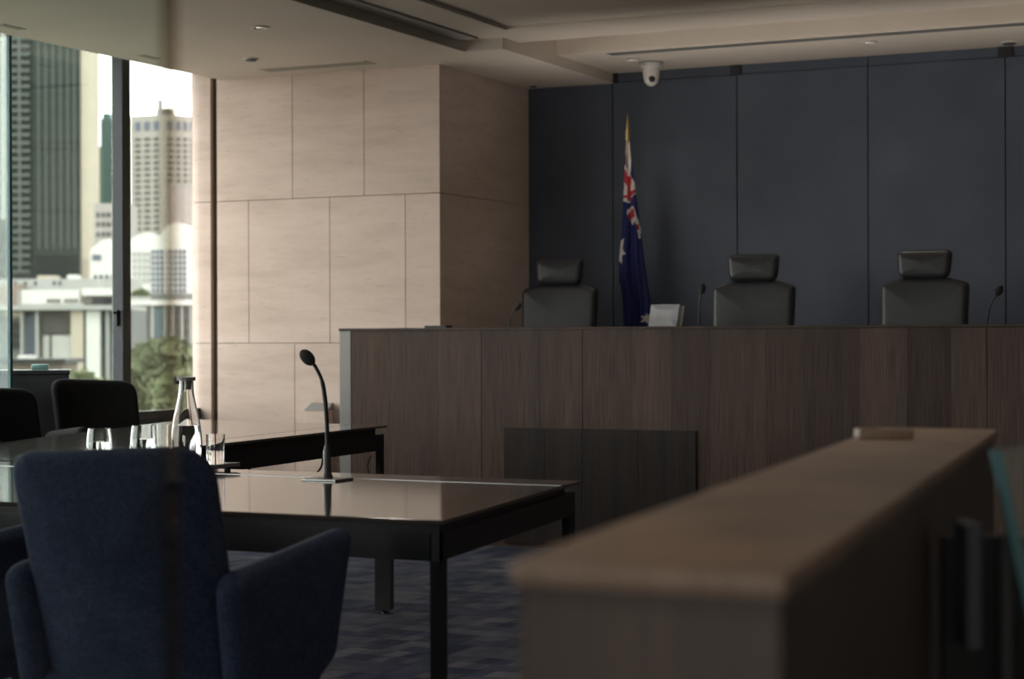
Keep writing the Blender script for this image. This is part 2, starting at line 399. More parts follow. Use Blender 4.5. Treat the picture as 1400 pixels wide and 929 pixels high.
# ------------------------------------------------------------------ judges' bench and dais
struct(box('floor_dais', -5.40, XE, 9.66, YB+.02, 0.001, .40, 'carpet'))
bench = thing('judges_bench', 'long dark wood veneer judges bench across the back of the room', 'bench', (0, 9.6, 0))
box('carcass', -5.60, 1.8, .022, .06, 0, 1.205, 'black_steel', bench)
box('end_panel', -5.697, -5.621, 0, .06, 0, 1.213, 'grey_panel', bench, .002)  # window light reflected on this end is put into the lighter grey
cuts = [-5.617, -5.36, -5.05, -4.771, -4.41, -4.151, -3.86, -3.63, -3.41, -3.10, -2.84, -2.60, -2.35, -2.13, -1.95, -1.72, -1.45, -1.2, -.9, -.6, -.3, 0, .3, .6, .9, 1.2, 1.5, 1.8]
bigj = {-4.771, -4.151, -1.95}
for a, b in zip(cuts, cuts[1:]):
    ga = .0018 if a in bigj else .0004; gb = .0018 if b in bigj else .0004
    box('veneer_board', a+ga, b-gb, 0, .02, .0, 1.213, 'veneer', bench)
box('top_ledge', -5.70, 1.8, -.006, .30, 1.213, 1.228, 'veneer', bench, .002)
box('ledge_edge', -5.699, 1.8, -.008, -.0065, 1.214, 1.218, 'black_steel', bench)
box('desk_top', -5.36, 1.8, .30, .82, 1.115, 1.15, 'pale_wood', bench)
box('ledge_return', -5.36, 1.8, .28, .30, 1.12, 1.213, 'veneer', bench)
ip = [(-4.626, -4.375), (-4.374, -4.15), (-4.149, -3.82), (-3.819, -3.489)]
for a, b in ip: box('inset_panel', a+.0005, b-.0005, -.012, -.0005, .02, .668, 'veneer_dark', bench)

# added fill lights hidden behind the ledge, to brighten the ceiling over the bench
for x_ in (-4.2, -2.85, -1.35, -.1, 1.1):
    lb = thing('added_fill_bar', 'slim light bar lying on the judges desk behind the bench ledge', 'fill light', (x_, 9.95, 1.1502), 0, 'light bars on the judges desk')
    box('housing', -.45, .45, -.012, .012, 0, .014, 'grey_plastic', lb, .002)
    box('diffuser', -.44, .44, -.008, .008, .0142, .018, 'lamp_lens', lb)
    l = bpy.data.lights.new('fill_bar_lamp', 'AREA'); l.shape = 'RECTANGLE'; l.size = .86; l.size_y = .02; l.energy = 3.7; l.color = (1, .93, .85); l.spread = R(80)
    o = bpy.data.objects.new('fill_bar_lamp', l); COL.objects.link(o); o.parent = lb; o.location = (0, 0, .02); o.rotation_euler = (R(158), 0, 0)
# thin folder on the ledge
tag(box('flat_folder', -5.24, -5.10, 9.80, 9.88, 1.2282, 1.243, 'black_plastic'), 'thin black folder lying on the bench top near its grey end', 'folder')

# judges' chairs
def judge_chair(x, y, rz, s, label):
    t = thing('high_back_chair', label, 'chair', (x, y, .40), rz, 'leather chairs behind the judges bench')
    lean = lambda z: .10*(z-.5)
    fnb = lambda u, w_, v: Vector((u, w_ + lean(v) + .25*u*u*-1., v))
    b = rpoly([(-.235*s, .50, .06), (.235*s, .50, .06), (.250*s, 1.072, .04), (.14*s, 1.103, .15), (-.14*s, 1.103, .15), (-.250*s, 1.072, .04)])
    pillow('backrest', b, .10, .035, 'leather', t, fnb, puff=.012)
    h = rpoly([(-.145*s, 1.098, .05), (.145*s, 1.098, .05), (.160*s, 1.262, .035), (-.160*s, 1.262, .035)])
    pillow('headrest', h, .085, .04, 'leather', t, lambda u, w_, v: Vector((u, w_ - .03 + lean(v) - .5*u*u, v)), puff=.01)
    tube('headrest_post', [(0, .07, .95), (0, .09, 1.2)], .014, 'black_steel', t)
    sp = rpoly([(-.25, -.50, .08), (.25, -.50, .08), (.25, -.02, .06), (-.25, -.02, .06)])
    pillow('seat', sp, .10, .04, 'leather', t, lambda u, w_, v: Vector((u, v, .47 + w_)), puff=.01)
    for sx in (-1, 1):
        tube('armrest', spline([(sx*.25, -.05, .46), (sx*.30, -.08, .55), (sx*.30, -.12, .655), (sx*.30, -.36, .66)]), .022, 'black_plastic', t)
    tube('gas_lift', [(0, -.25, .1), (0, -.25, .42)], .03, 'steel', t)
    for k in range(5):
        a = R(72*k+10); ex, ey = .31*math.cos(a), -.25+.31*math.sin(a)
        lg = tube('base_leg', [(0, -.25, .12), (ex, ey, .075)], [.025, .015], 'steel', t)
        bm = bmesh.new(); add_lathe(bm, [(.0, -.012), (.03, -.012), (.03, .012), (.0, .012)], 14)
        bmesh.ops.rotate(bm, verts=bm.verts, cent=(0, 0, 0), matrix=Matrix.Rotation(R(90), 3, 'X'))
        bmesh.ops.translate(bm, verts=bm.verts, vec=(ex, ey, .031)); finish('caster', bm, 'black_plastic', lg, True)
judge_chair(-4.832, 10.80, R(7), .97, 'dark leather high-back chair at the judges bench nearest the stone return wall')
judge_chair(-3.557, 10.76, R(2), 1.0, 'dark leather high-back chair at the judges bench beside the grey desk monitor')
judge_chair(-2.541, 10.76, R(-1), 1.0, 'dark leather high-back chair at the judges bench farthest from the flag')

# gooseneck microphones
def bench_mic(pts, hr, label):
    base = pts[0]
    t = thing('gooseneck_microphone', label, 'microphone', base, 0, 'slim microphones on the judges bench')
    b = Vector(base); P = [Vector(p)-b for p in pts]
    lathe('mic_base', [(0, 0), (.035, 0), (.035, .012), (.02, .02), (0, .02)], 'black_plastic', t, 20)
    tube('gooseneck', spline(P, 6), .0045, 'black_steel', t, 8)
    d = (P[-1]-P[-2]).normalized(); s0 = P[-1]
    tube('windscreen', [s0+d*(-.004), s0+d*.004, s0+d*.014, s0+d*.03, s0+d*.045, s0+d*.054, s0+d*.058], [.008, hr*.75, hr, hr*1.05, hr*.85, hr*.5, .002], 'foam', t, 14)
bench_mic([(-4.845, 10.12, 1.1502), (-4.842, 10.12, 1.25), (-4.825, 10.11, 1.31), (-4.795, 10.10, 1.335)], .016, 'small bent microphone beside the judge chair nearest the stone wall')
bench_mic([(-3.662, 10.12, 1.1502), (-3.66, 10.12, 1.25), (-3.657, 10.12, 1.36), (-3.645, 10.12, 1.415)], .018, 'upright thin microphone between the grey desk monitor and a judge chair')
bench_mic([(-2.07, 10.14, 1.1512), (-2.055, 10.13, 1.24), (-2.035, 10.11, 1.33), (-2.00, 10.10, 1.385)], .019, 'leaning microphone beside the judge chair farthest from the flag')

# desk monitor, back turned to the room
dm = thing('desk_monitor', 'small grey desk monitor seen from behind in front of the flag', 'monitor', (-3.866, 10.13, 1.1502), R(-14))
bm = bmesh.new()
v = [(-.098, -.0, .075), (.098, -.0, .075), (.098, .03, .20), (-.098, .03, .20)]
def slab(bm, quad, d0, d1, s):
    n = Vector((0, -.97, .23)); c = sum((Vector(p) for p in quad), Vector())/4
    a = [bm.verts.new(Vector(p)+n*d0) for p in quad]; b = [bm.verts.new(c+(Vector(p)-c)*s+n*d1) for p in quad]
    bm.faces.new(a); bm.faces.new(b)
    for i in range(4): bm.faces.new((a[i], a[(i+1) % 4], b[(i+1) % 4], b[i]))
slab(bm, v, -.02, 0, 1); finish('bezel', bm, 'white_plastic', dm)
bm = bmesh.new(); slab(bm, v, 0.0005, .03, .78); finish('back_housing', bm, 'grey_plastic', dm)
bm = bmesh.new(); slab(bm, v, .0302, .034, .5); finish('vent_plate', bm, 'dgrey_plastic', dm)
for sx in (-1, 1):
    bm = bmesh.new(); add_lathe(bm, [(0, 0), (.005, 0), (.005, .004), (0, .004)], 10)
    bmesh.ops.rotate(bm, verts=bm.verts, cent=(0, 0, 0), matrix=Matrix.Rotation(R(76), 3, 'X'))
    bmesh.ops.translate(bm, verts=bm.verts, vec=(sx*.085, .0268, .191)); finish('screw', bm, 'dgrey_plastic', dm)
tube('stand_neck', [(0, .03, .01), (0, .025, .10)], .018, 'dgrey_plastic', dm)
box('stand_foot', -.07, .07, -.03, .09, 0, .012, 'dgrey_plastic', dm, .004)

# ------------------------------------------------------------------ flag on its pole
fl = thing('flag_stand', 'dark blue flag with white stars furled on a pole behind the bench', 'flag', (-4.59, 11.36, .40))
lathe('base', [(0, 0), (.14, 0), (.14, .02), (.05, .045), (.02, .07), (0, .07)], 'brass', fl, 28)
tube('pole', [(0, 0, .05), (0, 0, 2.06)], .012, 'pale_wood', fl, 12)
lathe('finial', [(0, 2.04), (.017, 2.04), (.017, 2.10), (.010, 2.105), (.012, 2.125), (.009, 2.15), (.003, 2.19), (.0, 2.225)], 'brass', fl, 14)
UX, UZ = .005023, .00471          # size of one pattern cell of the cloth
out_ = [(187, 855.0, 859.5), (215, 854.0, 861.5), (240, 852.6, 865.5), (270, 851.2, 869), (300, 849.8, 873), (330, 848, 876.5),
        (352, 845.6, 879), (385, 845.4, 883.5), (390, 847.5, 884), (410, 850, 887), (430, 851, 889.2), (450, 852, 890.5), (540, 855, 893)]
def edge(y):
    for (a, l0, r0), (b, l1, r1) in zip(out_, out_[1:]):
        if y <= b: f = (y-a)/(b-a); return l0+(l1-l0)*f, r0+(r1-r0)*f
    return out_[-1][1:]
polys = [  # painter's order: cloth pattern as the hanging folds show it
 ('w', [(855.3, 187), (861, 187), (862.6, 227), (861.5, 243), (859.8, 243), (858.5, 215), (857.3, 200), (856.3, 208), (854.2, 216), (853, 216), (853, 205)]),
 ('b', [(853.5, 216), (857, 206), (858.8, 228), (858.5, 234), (854, 226)]),
 ('w', [(853, 224), (855.4, 226), (858.6, 233), (860, 237), (862.5, 241), (867, 250), (868.6, 266), (866, 268), (863, 272), (862, 279), (858.5, 277), (851, 275), (851, 254), (853, 240)]),
 ('r', [(852.6, 232), (856.8, 234), (860, 242), (864, 241), (863.5, 247), (862.4, 262), (869, 259), (869.3, 263.5), (863.5, 269), (862.8, 277), (859, 273), (858.4, 271.2), (850, 271.5), (850, 267), (859, 267.6), (858.7, 256), (856, 252.5), (853.4, 249)]),
 ('b', [(851, 252), (854.2, 255.5), (853, 259), (851, 259)]),
 ('w', [(864, 282), (865.8, 282.5), (869.5, 290), (870.5, 296), (873, 303), (874.5, 314), (875.8, 327), (873.4, 326), (871.5, 309), (868, 302), (866.3, 309), (863.4, 304), (860, 292), (860.5, 288)]),
 ('r', [(861.5, 293), (864.5, 285), (867.8, 288), (869.3, 296.5), (866.3, 298), (863.5, 303), (861, 297)]),
 ('r', [(871, 308), (873, 308), (874, 315), (871.8, 315)]),
 ('w', [(848, 325), (848.9, 329), (854.1, 326), (852.2, 333), (851.6, 340.5), (857.6, 348), (852, 349), (851, 362), (846, 355), (845, 352), (846.4, 340)]),
 ('w', [(884.5, 428), (886.5, 431.5), (890, 428), (892, 442), (887, 443), (883.5, 440), (879.5, 441), (882, 436.5), (879.5, 432), (883.8, 432.5)])]
def inside(x, y, p):
    c = False; j = len(p)-1
    for i in range(len(p)):
        if (p[i][1] > y) != (p[j][1] > y) and x < (p[j][0]-p[i][0])*(y-p[i][1])/(p[j][1]-p[i][1])+p[i][0]: c = not c
        j = i
    return c
bm = bmesh.new(); NR, NC = 300, 56; rows = []
ylist = [187 + (470-187)*i/NR for i in range(NR+1)] + [490, 515, 540]
for sgn in (-1, 1):                      # front and rear layers of the gathered cloth
    rows = []
    for y in ylist:
        l, r_ = edge(y); rw = []
        for k in range(NC+1):
            s = k/NC; x = l+(r_-l)*s; wd = (r_-l)*UX
            fold = (math.sin(s*15+.6+.012*y)*.10 + .08*math.sin(s*31+.03*y))*wd*(1 if sgn < 0 else .6)
            dep = math.sqrt(max(0, 1-(2*s-1)**2))*wd*.28
            rw.append(bm.verts.new(((x-857.2)*UX, sgn*dep + fold*math.sin(math.pi*s), (470-y)*UZ*1.0 + .730)))
        rows.append(rw)
    for i in range(len(rows)-1):
        for k in range(NC):
            f = bm.faces.new((rows[i][k], rows[i][k+1], rows[i+1][k+1], rows[i+1][k]))
            y = (ylist[i]+ylist[i+1])/2; l, r_ = edge(y); x = l+(r_-l)*(k+.5)/NC; c = 'b'
            for cc, p in polys:
                if inside(x, y, p): c = cc
            f.material_index = {'b': 0, 'r': 1, 'w': 2}[c]
bmesh.ops.remove_doubles(bm, verts=bm.verts, dist=.0002)
finish('cloth', bm, ['flag_blue', 'flag_red', 'flag_white'], fl, True, ang=80)

# ------------------------------------------------------------------ ceiling fixtures
cm = thing('dome_camera', 'white ceiling dome camera with a black lens above the flag', 'camera', (-4.394, 11.28, ZR-.0005))
lathe('mount_plate', [(0, 0), (.078, 0), (.078, -.006), (0, -.006)], 'grey_plastic', cm, 32)
lathe('collar', [(.068, -.006), (.069, -.012), (.067, -.03), (.06, -.042), (0, -.042)], 'white_plastic', cm, 32)
lathe('housing', [(0, -.04), (.055, -.04), (.053, -.075), (.050, -.10), (.043, -.125), (.03, -.142), (.014, -.151), (0, -.153)], 'white_plastic', cm, 32)
d = Vector((.43, -.9, -.12)).normalized(); rot = d.to_track_quat('Z', 'Y').to_matrix().to_4x4()
for nm, prof, m_ in (('lens_ring', [(0, 0), (.031, 0), (.031, .008), (.024, .012), (0, .012)], 'white_plastic'), ('lens', [(0, .0122), (.021, .0122), (.017, .016), (0, .018)], 'black_plastic')):
    bm = bmesh.new(); add_lathe(bm, prof, 24); bm.transform(Matrix.Translation(Vector((0, 0, -.107)) + d*.036) @ rot); finish(nm, bm, m_, cm, True)
for k in (-1, 0, 1):
    box('marking', -.034+.012*k-.004, -.034+.012*k+.003, -.0665+.002*k, -.060, -.022, -.017, 'dgrey_plastic', cm).rotation_euler = (0, 0, R(12))

def downlight(x, y, z, label, power=0):
    t = thing('downlight', label, 'ceiling light', (x, y, z), 0, 'recessed downlights')
    lathe('trim_ring', [(.034, -.001), (.05, -.001), (.052, -.006), (.036, -.008), (.034, -.001)], 'white_plastic', t, 28)
    lathe('reflector', [(.034, -.002), (.03, -.0005), (0, -.0005)], 'steel', t, 24)
    for k in range(3):
        lathe('led', [(0, -.001), (.006, -.001), (.005, -.004), (0, -.005)], 'lamp_lens', t, 10, (-.014+.014*k, .0, 0))
    if power:
        l = bpy.data.lights.new('downlight_lamp', 'SPOT'); l.energy = power; l.color = (1, .91, .80); l.spot_size = R(110); l.spot_blend = .9; l.shadow_soft_size = .05
        o = bpy.data.objects.new('downlight_lamp', l); COL.objects.link(o); o.parent = t; o.location = (0, 0, -.02)
DLP = 7
for x_ in (-3.3, -.7, 1.9):  # unseen downlights added to brighten the well and the rail
    for y_ in (.6, 3.6, 6.6): downlight(x_, y_, ZR+.014, 'recessed downlight added out of view in the raised ceiling over the well of the court', 52)
downlight(-5.635, 8.668, ZC, 'small recessed downlight in the ceiling near the window side')
downlight(-2.938, 11.088, ZR, 'small recessed downlight above the bench far from the dome camera', DLP)
downlight(-4.454, 11.113, ZR, 'small recessed downlight right beside the dome camera', DLP)
def disc(name, x, y, z, label, cat, r=.05):
    t = thing(name, label, cat, (x, y, z))
    lathe('base_ring', [(0, 0), (r, 0), (r, -.008), (0, -.008)], 'white_plastic', t, 24)
    lathe('sensor_cap', [(r*.8, -.0082), (r*.78, -.014), (r*.5, -.018), (0, -.019)], 'dgrey_plastic', t, 24)
disc('smoke_detector', -6.31, 9.611, ZC, 'small dark ceiling detector above the stone wall by the slot vent', 'detector', .045)
disc('smoke_detector', -2.19, 11.465, ZR, 'flat ceiling detector above the navy wall at the bracket block', 'detector', .05)
disc('sprinkler_head', -5.30, 11.45, ZC, 'tiny ceiling sprinkler head above the shaded stone return', 'sprinkler', .03)
def slot(x0, x1, y0, y1, z, label, dark='vent_metal'):
    t = thing('linear_vent', label, 'air vent', ((x0+x1)/2, (y0+y1)/2, z)); a, b = (x1-x0)/2, (y1-y0)/2
    box('grille', -a, a, -b, b, -.003, -.0004, dark, t)
    fr_ = .006
    for q in ((-a-fr_, a+fr_, -b-fr_, -b), (-a-fr_, a+fr_, b, b+fr_)): box('frame_strip', *q, -.005, -.0004, 'paint', t)
    return t
slot(-6.51, -5.75, 9.99, 10.13, ZC, 'narrow linear vent in the ceiling in front of the stone wall', 'paint_dark')
slot(-4.50, 2.0, 10.765, 10.89, ZR, 'long grey linear vent in the dropped ceiling over the bench')
slot(-6.84, -6.79, 7.97, 8.14, ZC, 'tiny ceiling slot by the window over the cabinet', 'paint_dark')
slot(-6.84, -6.79, 9.19, 9.36, ZC, 'tiny ceiling slot by the window mullion', 'paint_dark')

# ------------------------------------------------------------------ tables
ZT = .76
def quad_inset(q, d):
    c = [Vector(p) for p in q]; n = len(c); out = []
    for i in range(n):
        e0 = (c[i]-c[i-1]).normalized(); e1 = (c[(i+1) % n]-c[i]).normalized()
        n0 = Vector((-e0.y, e0.x)); n1 = Vector((-e1.y, e1.x)); b = (n0+n1); b = b/ (1+n0.dot(n1)); out.append(tuple(c[i]+b*d))
    return out
def beam(name, a, b, th, z0, z1, m, t):
    a, b = Vector(a), Vector(b); n = (b-a).normalized(); n = Vector((-n.y, n.x))*th
    prism(name, [tuple(a), tuple(b), tuple(b+n), tuple(a+n)], z0, z1, m, t)
# near table
t1 = thing('conference_table', 'long dark table with a bare top carrying the desk microphone', 'table', (-3.4, 4.3, 0))
def rel(p, o): return (p[0]-o[0], p[1]-o[1])
o1 = (-3.4, 4.3)
q1 = [rel(p, o1) for p in ((-4.9, 3.73), (-1.952, 3.73), (-2.138, 4.925), (-4.9, 5.0))]
s1 = [rel(p, o1) for p in ((-4.9, 4.805), (-2.112, 4.735))]
prism('top', [q1[0], q1[1], s1[1], s1[0]], ZT-.010, ZT, 'table_top', t1, .001)
g = .012
prism('rear_strip', [(s1[0][0], s1[0][1]+g), (s1[1][0]-.002, s1[1][1]+g), q1[2], q1[3]], ZT-.010, ZT, 'table_top', t1, .001)
prism('metal_inlay', [s1[0], s1[1], (s1[1][0]-.002, s1[1][1]+g), (s1[0][0], s1[0][1]+g)], ZT-.009, ZT+.0012, 'steel', t1)
q1i = quad_inset(q1, .012)
q1b = [q1i[0], q1i[1], (q1i[2][0]-.005, q1i[2][1]-.06), (q1i[3][0], q1i[3][1]-.06)]
prism('sub_top', q1b, ZT-.03, ZT-.0102, 'black_steel', t1)
for i, j in ((0, 1), (1, 2), (2, 3), (3, 0)): beam('apron', q1i[i], q1i[j], .018, ZT-.094, ZT-.0302, 'black_steel', t1)
for i, (sx, sy) in ((0, (1, 1)), (1, (-1, 1)), (2, (-1, -1)), (3, (1, -1))):
    x, y = q1i[i]
    box('leg', min(x, x+sx*.024), max(x, x+sx*.024), min(y, y+sy*.04), max(y, y+sy*.04), 0, ZT-.031, 'black_steel', t1, .001)
# far table
t2 = thing('conference_table', 'dark table running towards the stone wall under the window', 'table', (-4.8, 6.5, 0))
o2 = (-4.8, 6.5)
q2 = [rel(p, o2) for p in ((-4.80, 5.03), (-4.08, 5.03), (-4.36, 7.78), (-5.66, 8.03))]
m2 = [rel(p, o2) for p in ((-4.19, 5.03), (-4.565, 7.82))]
prism('top', [q2[0], (m2[0][0]-.003, m2[0][1]), (m2[1][0]-.003, m2[1][1]), q2[3]], ZT-.010, ZT, 'table_top', t2, .001)
prism('side_strip', [(m2[0][0]+.003, m2[0][1]), q2[1], q2[2], (m2[1][0]+.003, m2[1][1])], ZT-.010, ZT, 'table_top', t2, .001)
q2i = quad_inset(q2, .012)
d2 = (Vector(q2i[1])-Vector(q2i[2])).normalized(); q2c = Vector(q2i[2])+d2*.10; q2d = Vector(q2i[3])+Vector((.05, -.1))
prism('sub_top', [q2i[0], q2i[1], tuple(q2c), tuple(q2d)], ZT-.04, ZT-.0102, 'black_steel', t2)
for i, j in ((0, 1), (1, 2), (2, 3), (3, 0)): beam('apron', q2i[i], q2i[j], .018, ZT-.115, ZT-.0402, 'black_steel', t2)
for i, (sx, sy) in ((0, (1, 1)), (1, (-1, 1)), (2, (-1, -1)), (3, (1, -1))):
    x, y = q2i[i]
    box('leg', min(x, x+sx*.024), max(x, x+sx*.024), min(y, y+sy*.04), max(y, y+sy*.04), 0, ZT-.041, 'black_steel', t2, .001)
# cable riser standing by the far table
cr_ = thing('cable_riser', 'short black cable riser box on the carpet under the tables', 'cable box', (-3.967, 7.05, 0), R(14))
box('housing', -.035, .035, -.028, .028, .015, .52, 'dark_steel', cr_, .002)
lathe('foot', [(0, 0), (.014, 0), (.012, .008), (.006, .015), (0, .015)], 'black_plastic', cr_, 14)
tube('cable', spline([(-.01, -.06, .52), (-.008, -.05, .42), (.0, -.04, .33), (.012, -.034, .27)]), [.004]*16+[.006]*9, 'black_plastic', cr_, 8)
# cables dangling under the far table
for k, pts in enumerate((((-4.36, 7.2, .645), (-4.34, 7.15, .60), (-4.37, 7.1, .53), (-4.33, 7.05, .42)), ((-4.20, 7.35, .645), (-4.19, 7.3, .60), (-4.16, 7.28, .52), (-4.18, 7.25, .40)), ((-4.60, 7.0, .645), (-4.58, 6.95, .60), (-4.62, 6.9, .52), (-4.62, 6.9, .42)))):
    tag(tube('power_cable', spline(pts, 5), .004, 'black_plastic'), 'black cable hanging below the far table apron', 'cable', 'cables under the far table')

# desk microphone on the near table
mc = thing('desk_microphone', 'black gooseneck microphone on a flat steel plate on the bare table', 'microphone', (-2.815, 4.675, ZT))
box('base_plate', -.056, .056, -.05, .05, .0002, .006, 'steel', mc, .001)
lathe('stem_foot', [(0, .006), (.016, .006), (.014, .014), (.0115, .02), (.0105, .09), (.008, .10), (0, .10)], 'black_plastic', mc, 20)
gp = spline([(0, 0, .09), (-.002, .0, .17), (-.008, .0, .235), (-.018, 0, .285), (-.038, 0, .322), (-.052, 0, .337)], 6)
tube('gooseneck', gp, [.0065]*18+[.0052]*(len(gp)-18), 'black_steel', mc, 12)
box('collar_button', -.0125, -.0095, -.004, .004, .06, .085, 'steel', mc)
dv = Vector((-.72, 0, .69)); p0 = Vector((-.050, 0, .335))
tube('windscreen', [p0+dv*a for a in (-.004, .002, .010, .020, .032, .042, .048, .051)], [.008, .013, .017, .0185, .0175, .0135, .008, .002], 'foam', mc, 18)

# ------------------------------------------------------------------ tray, carafe, glasses
tr_ = thing('serving_tray', 'small dark tray with a pale rim under the water carafe', 'tray', (-3.47, 4.86, ZT), R(-4))
bm = bmesh.new(); add_box(bm, -.165, .165, -.095, .095, .008, .014, .002, 1); finish('tray_base', bm, 'black_plastic', tr_)
for q in ((-.17, .17, -.102, -.095), (-.17, .17, .095, .102), (-.17, -.163, -.0949, .0949), (.163, .17, -.0949, .0949)): box('rim', *q, .010, .022, 'steel', tr_, .001)
for sx in (-1, 1):
    for sy in (-1, 1): lathe('foot', [(0, .0001), (.01, .0001), (.01, .008), (0, .008)], 'black_plastic', tr_, 10, (sx*.14, sy*.075, 0))
def vessel(name, label, cat, loc, prof_out, th, level, group=None, seg=40):
    t = thing(name, label, cat, loc, 0, group)
    inner = [(max(r-th, .0), z) for r, z in prof_out if z > th]
    zb = .006
    prof = [(0, 0)] + prof_out + [(r, z) for r, z in reversed(inner)] + [(max(inner[0][0]-.003, .001), zb), (0, zb)]
    lathe('glass_wall', prof, 'clear_glass', t, seg)
    if level:
        wp = [(0, zb+.0006)]; last = None
        for r, z in inner:
            if z < level: wp.append((r-.0006, max(z, zb+.0006))); last = (r, z)
            else:
                f = (level-last[1])/(z-last[1]); rr = last[0]+(r-last[0])*f; wp.append((rr-.0006, level)); break
        wp.append((0, level)); lathe('water', wp, 'water', t, seg)
    return t
def smooth_prof(p, n=6): return [(v.x, v.z) for v in spline([(r, 0, z) for r, z in p], n)]
pc = smooth_prof([(.036, .0), (.046, .008), (.049, .04), (.0475, .09), (.040, .145), (.030, .19), (.0235, .225), (.022, .262)])
ca = vessel('water_carafe', 'tall glass water carafe with a steel lid, half full', 'carafe', (-3.421, 4.845, ZT+.0145), pc, .0028, .125)
lathe('lid', [(0, .266), (.0195, .266), (.0195, .2625), (.028, .2625), (.029, .272), (.027, .274), (0, .274)], 'steel', ca, 30)
lathe('stopper', [(0, .235), (.015, .235), (.0185, .262), (0, .262)], 'black_plastic', ca, 24)
box('spout_tab', -.042, -.028, -.008, .008, .252, .272, 'dark_steel', ca, .002)
ps = smooth_prof([(.024, .0), (.034, .006), (.041, .035), (.042, .055), (.040, .085), (.0345, .125)])
vessel('water_glass', 'rounded stemless glass of water on the bare table apart from the tray', 'glass', (-3.744, 4.835, ZT+.0002), ps, .0014, .083, 'water glasses')
vessel('water_glass', 'rounded stemless glass of water on the tray in front of a tumbler', 'glass', (-3.545, 4.795, ZT+.0145), ps, .0014, .083, 'water glasses')
pt = [(.026, .0), (.0275, .003), (.0285, .05), (.029, .098)]
vessel('tumbler', 'straight empty tumbler on the tray right beside the water carafe', 'glass', (-3.338, 4.88, ZT+.0145), pt, .0014, 0, 'straight tumblers')
vessel('tumbler', 'straight empty tumbler on the tray behind the rounded glass', 'glass', (-3.56, 4.91, ZT+.0145), [(r*1.12, z*1.25) for r, z in pt], .0014, 0, 'straight tumblers')

# ------------------------------------------------------------------ upholstered armchairs
def armchair(label, x, y, rz, m, dh=0):
    t = thing('armchair', label, 'chair', (x, y, 0), rz, 'upholstered armchairs at the tables')
    lean = lambda z: -.17 - .30*(z-.45) - .12*max(0, z-.75)**1.0*.4
    b = rpoly([(-.215, .42, .05), (.215, .42, .05), (.228, .945+dh, .075), (-.228, .925+dh, .075)], 8)
    pillow('backrest', b, .075, .034, m, t, lambda u, w_, v: Vector((u, w_ + lean(v) + 1.1*u*u, v)), n=6, puff=.012, caps=6)
    for sx in (-1, 1):
        a = rpoly([(-.255, .70, .05), (-.19, .40, .05), (.0, .36, .05), (.225, .465, .05), (.295, .725, .05), (.27, .745, .02)], 7)
        pillow('armrest', a, .062, .028, m, t, lambda u, w_, v, sx=sx: Vector((sx*(.238 + .05*(u+.2)*.2 + .03*(v-.5)) + w_*1.0, u, v)), n=5, puff=.006)
    s = rpoly([(-.225, -.20, .05), (.225, -.20, .05), (.225, .28, .08), (-.225, .28, .08)])
    pillow('seat', s, .11, .04, m, t, lambda u, w_, v: Vector((u, v, .43 + w_)), n=5, puff=.01)
    for sx in (-1, 1):
        for sy in (-.15, .22): tube('leg', [(sx*.19, sy, .39), (sx*.225, sy*1.15, .0)], [.013, .009], 'black_steel', t, 10)
armchair('navy blue upholstered armchair pulled up in front of the water glasses', -2.378, 3.335, R(6), 'navy_fabric', .012)
armchair('navy armchair next along the table from the chair in front of the glasses', -3.16, 3.30, R(0), 'navy_fabric')
armchair('black armchair across the far table in front of the window mullion', -5.95, 7.79, R(-122), 'black_fabric', .025)
armchair('black armchair across the far table in front of the grey cabinet', -5.74, 6.82, R(-112), 'black_fabric', .01)

# ------------------------------------------------------------------ cabinet by the window, wall box
cb = thing('low_cabinet', 'dark grey cabinet standing by the window behind the armchairs', 'cabinet', (-6.406, 8.02, 0), R(37))
box('body', -.40, 0, .0, .30, .05, .985, 'dark_steel', cb, .003)
box('cabinet_top', -.405, .005, -.008, .305, .9855, 1.008, 'dark_steel', cb, .003)
box('plinth', -.39, -.01, .02, .29, 0, .0495, 'black_plastic', cb)
dd = box('door', -.397, -.003, -.016, -.0005, .07, .975, 'dark_steel', cb, .002)
box('handle', -.05, -.035, -.03, -.0162, .45, .60, 'steel', dd)
tb = thing('tissue_box', 'small pale teal box on top of the dark cabinet', 'box', (-6.63, 8.06, 1.0085), R(37))
box('carton', -.045, .045, -.03, .03, 0, .028, 'teal_box', tb, .005, 2)
box('opening', -.025, .025, -.012, .012, .0282, .03, 'white_paint', tb)
wbx = thing('wall_box', 'pale box with a dark sloped top standing against the stone wall', 'box', (-6.25, 10.22, 0))
box('body', -.085, .085, .02, .09, 0, .72, 'stone', wbx, .003)
bm = bmesh.new()
pr_ = [(-.085, .015, .7205), (.088, .015, .7205), (.088, .09, .7205), (-.085, .09, .7205), (-.06, .07, .765), (.088, .07, .765), (.088, .09, .765), (-.06, .09, .765)]
vs = [bm.verts.new(p) for p in pr_]
for q in ((3, 2, 1, 0), (4, 5, 6, 7), (0, 1, 5, 4), (1, 2, 6, 5), (2, 3, 7, 6), (3, 0, 4, 7)): bm.faces.new([vs[i] for i in q])
finish('sloped_top', bm, 'grey_panel', wbx)
bm = bmesh.new(); vs = [bm.verts.new(p) for p in ((-.0875, .014, .7206), (-.0855, .014, .7206), (-.0605, .07, .766), (-.0625, .07, .766), (-.0875, .09, .7206), (-.0625, .09, .766))]
bm.faces.new((vs[0], vs[1], vs[2], vs[3])); bm.faces.new((vs[0], vs[3], vs[5], vs[4])); finish('end_face', bm, 'white_paint', wbx)

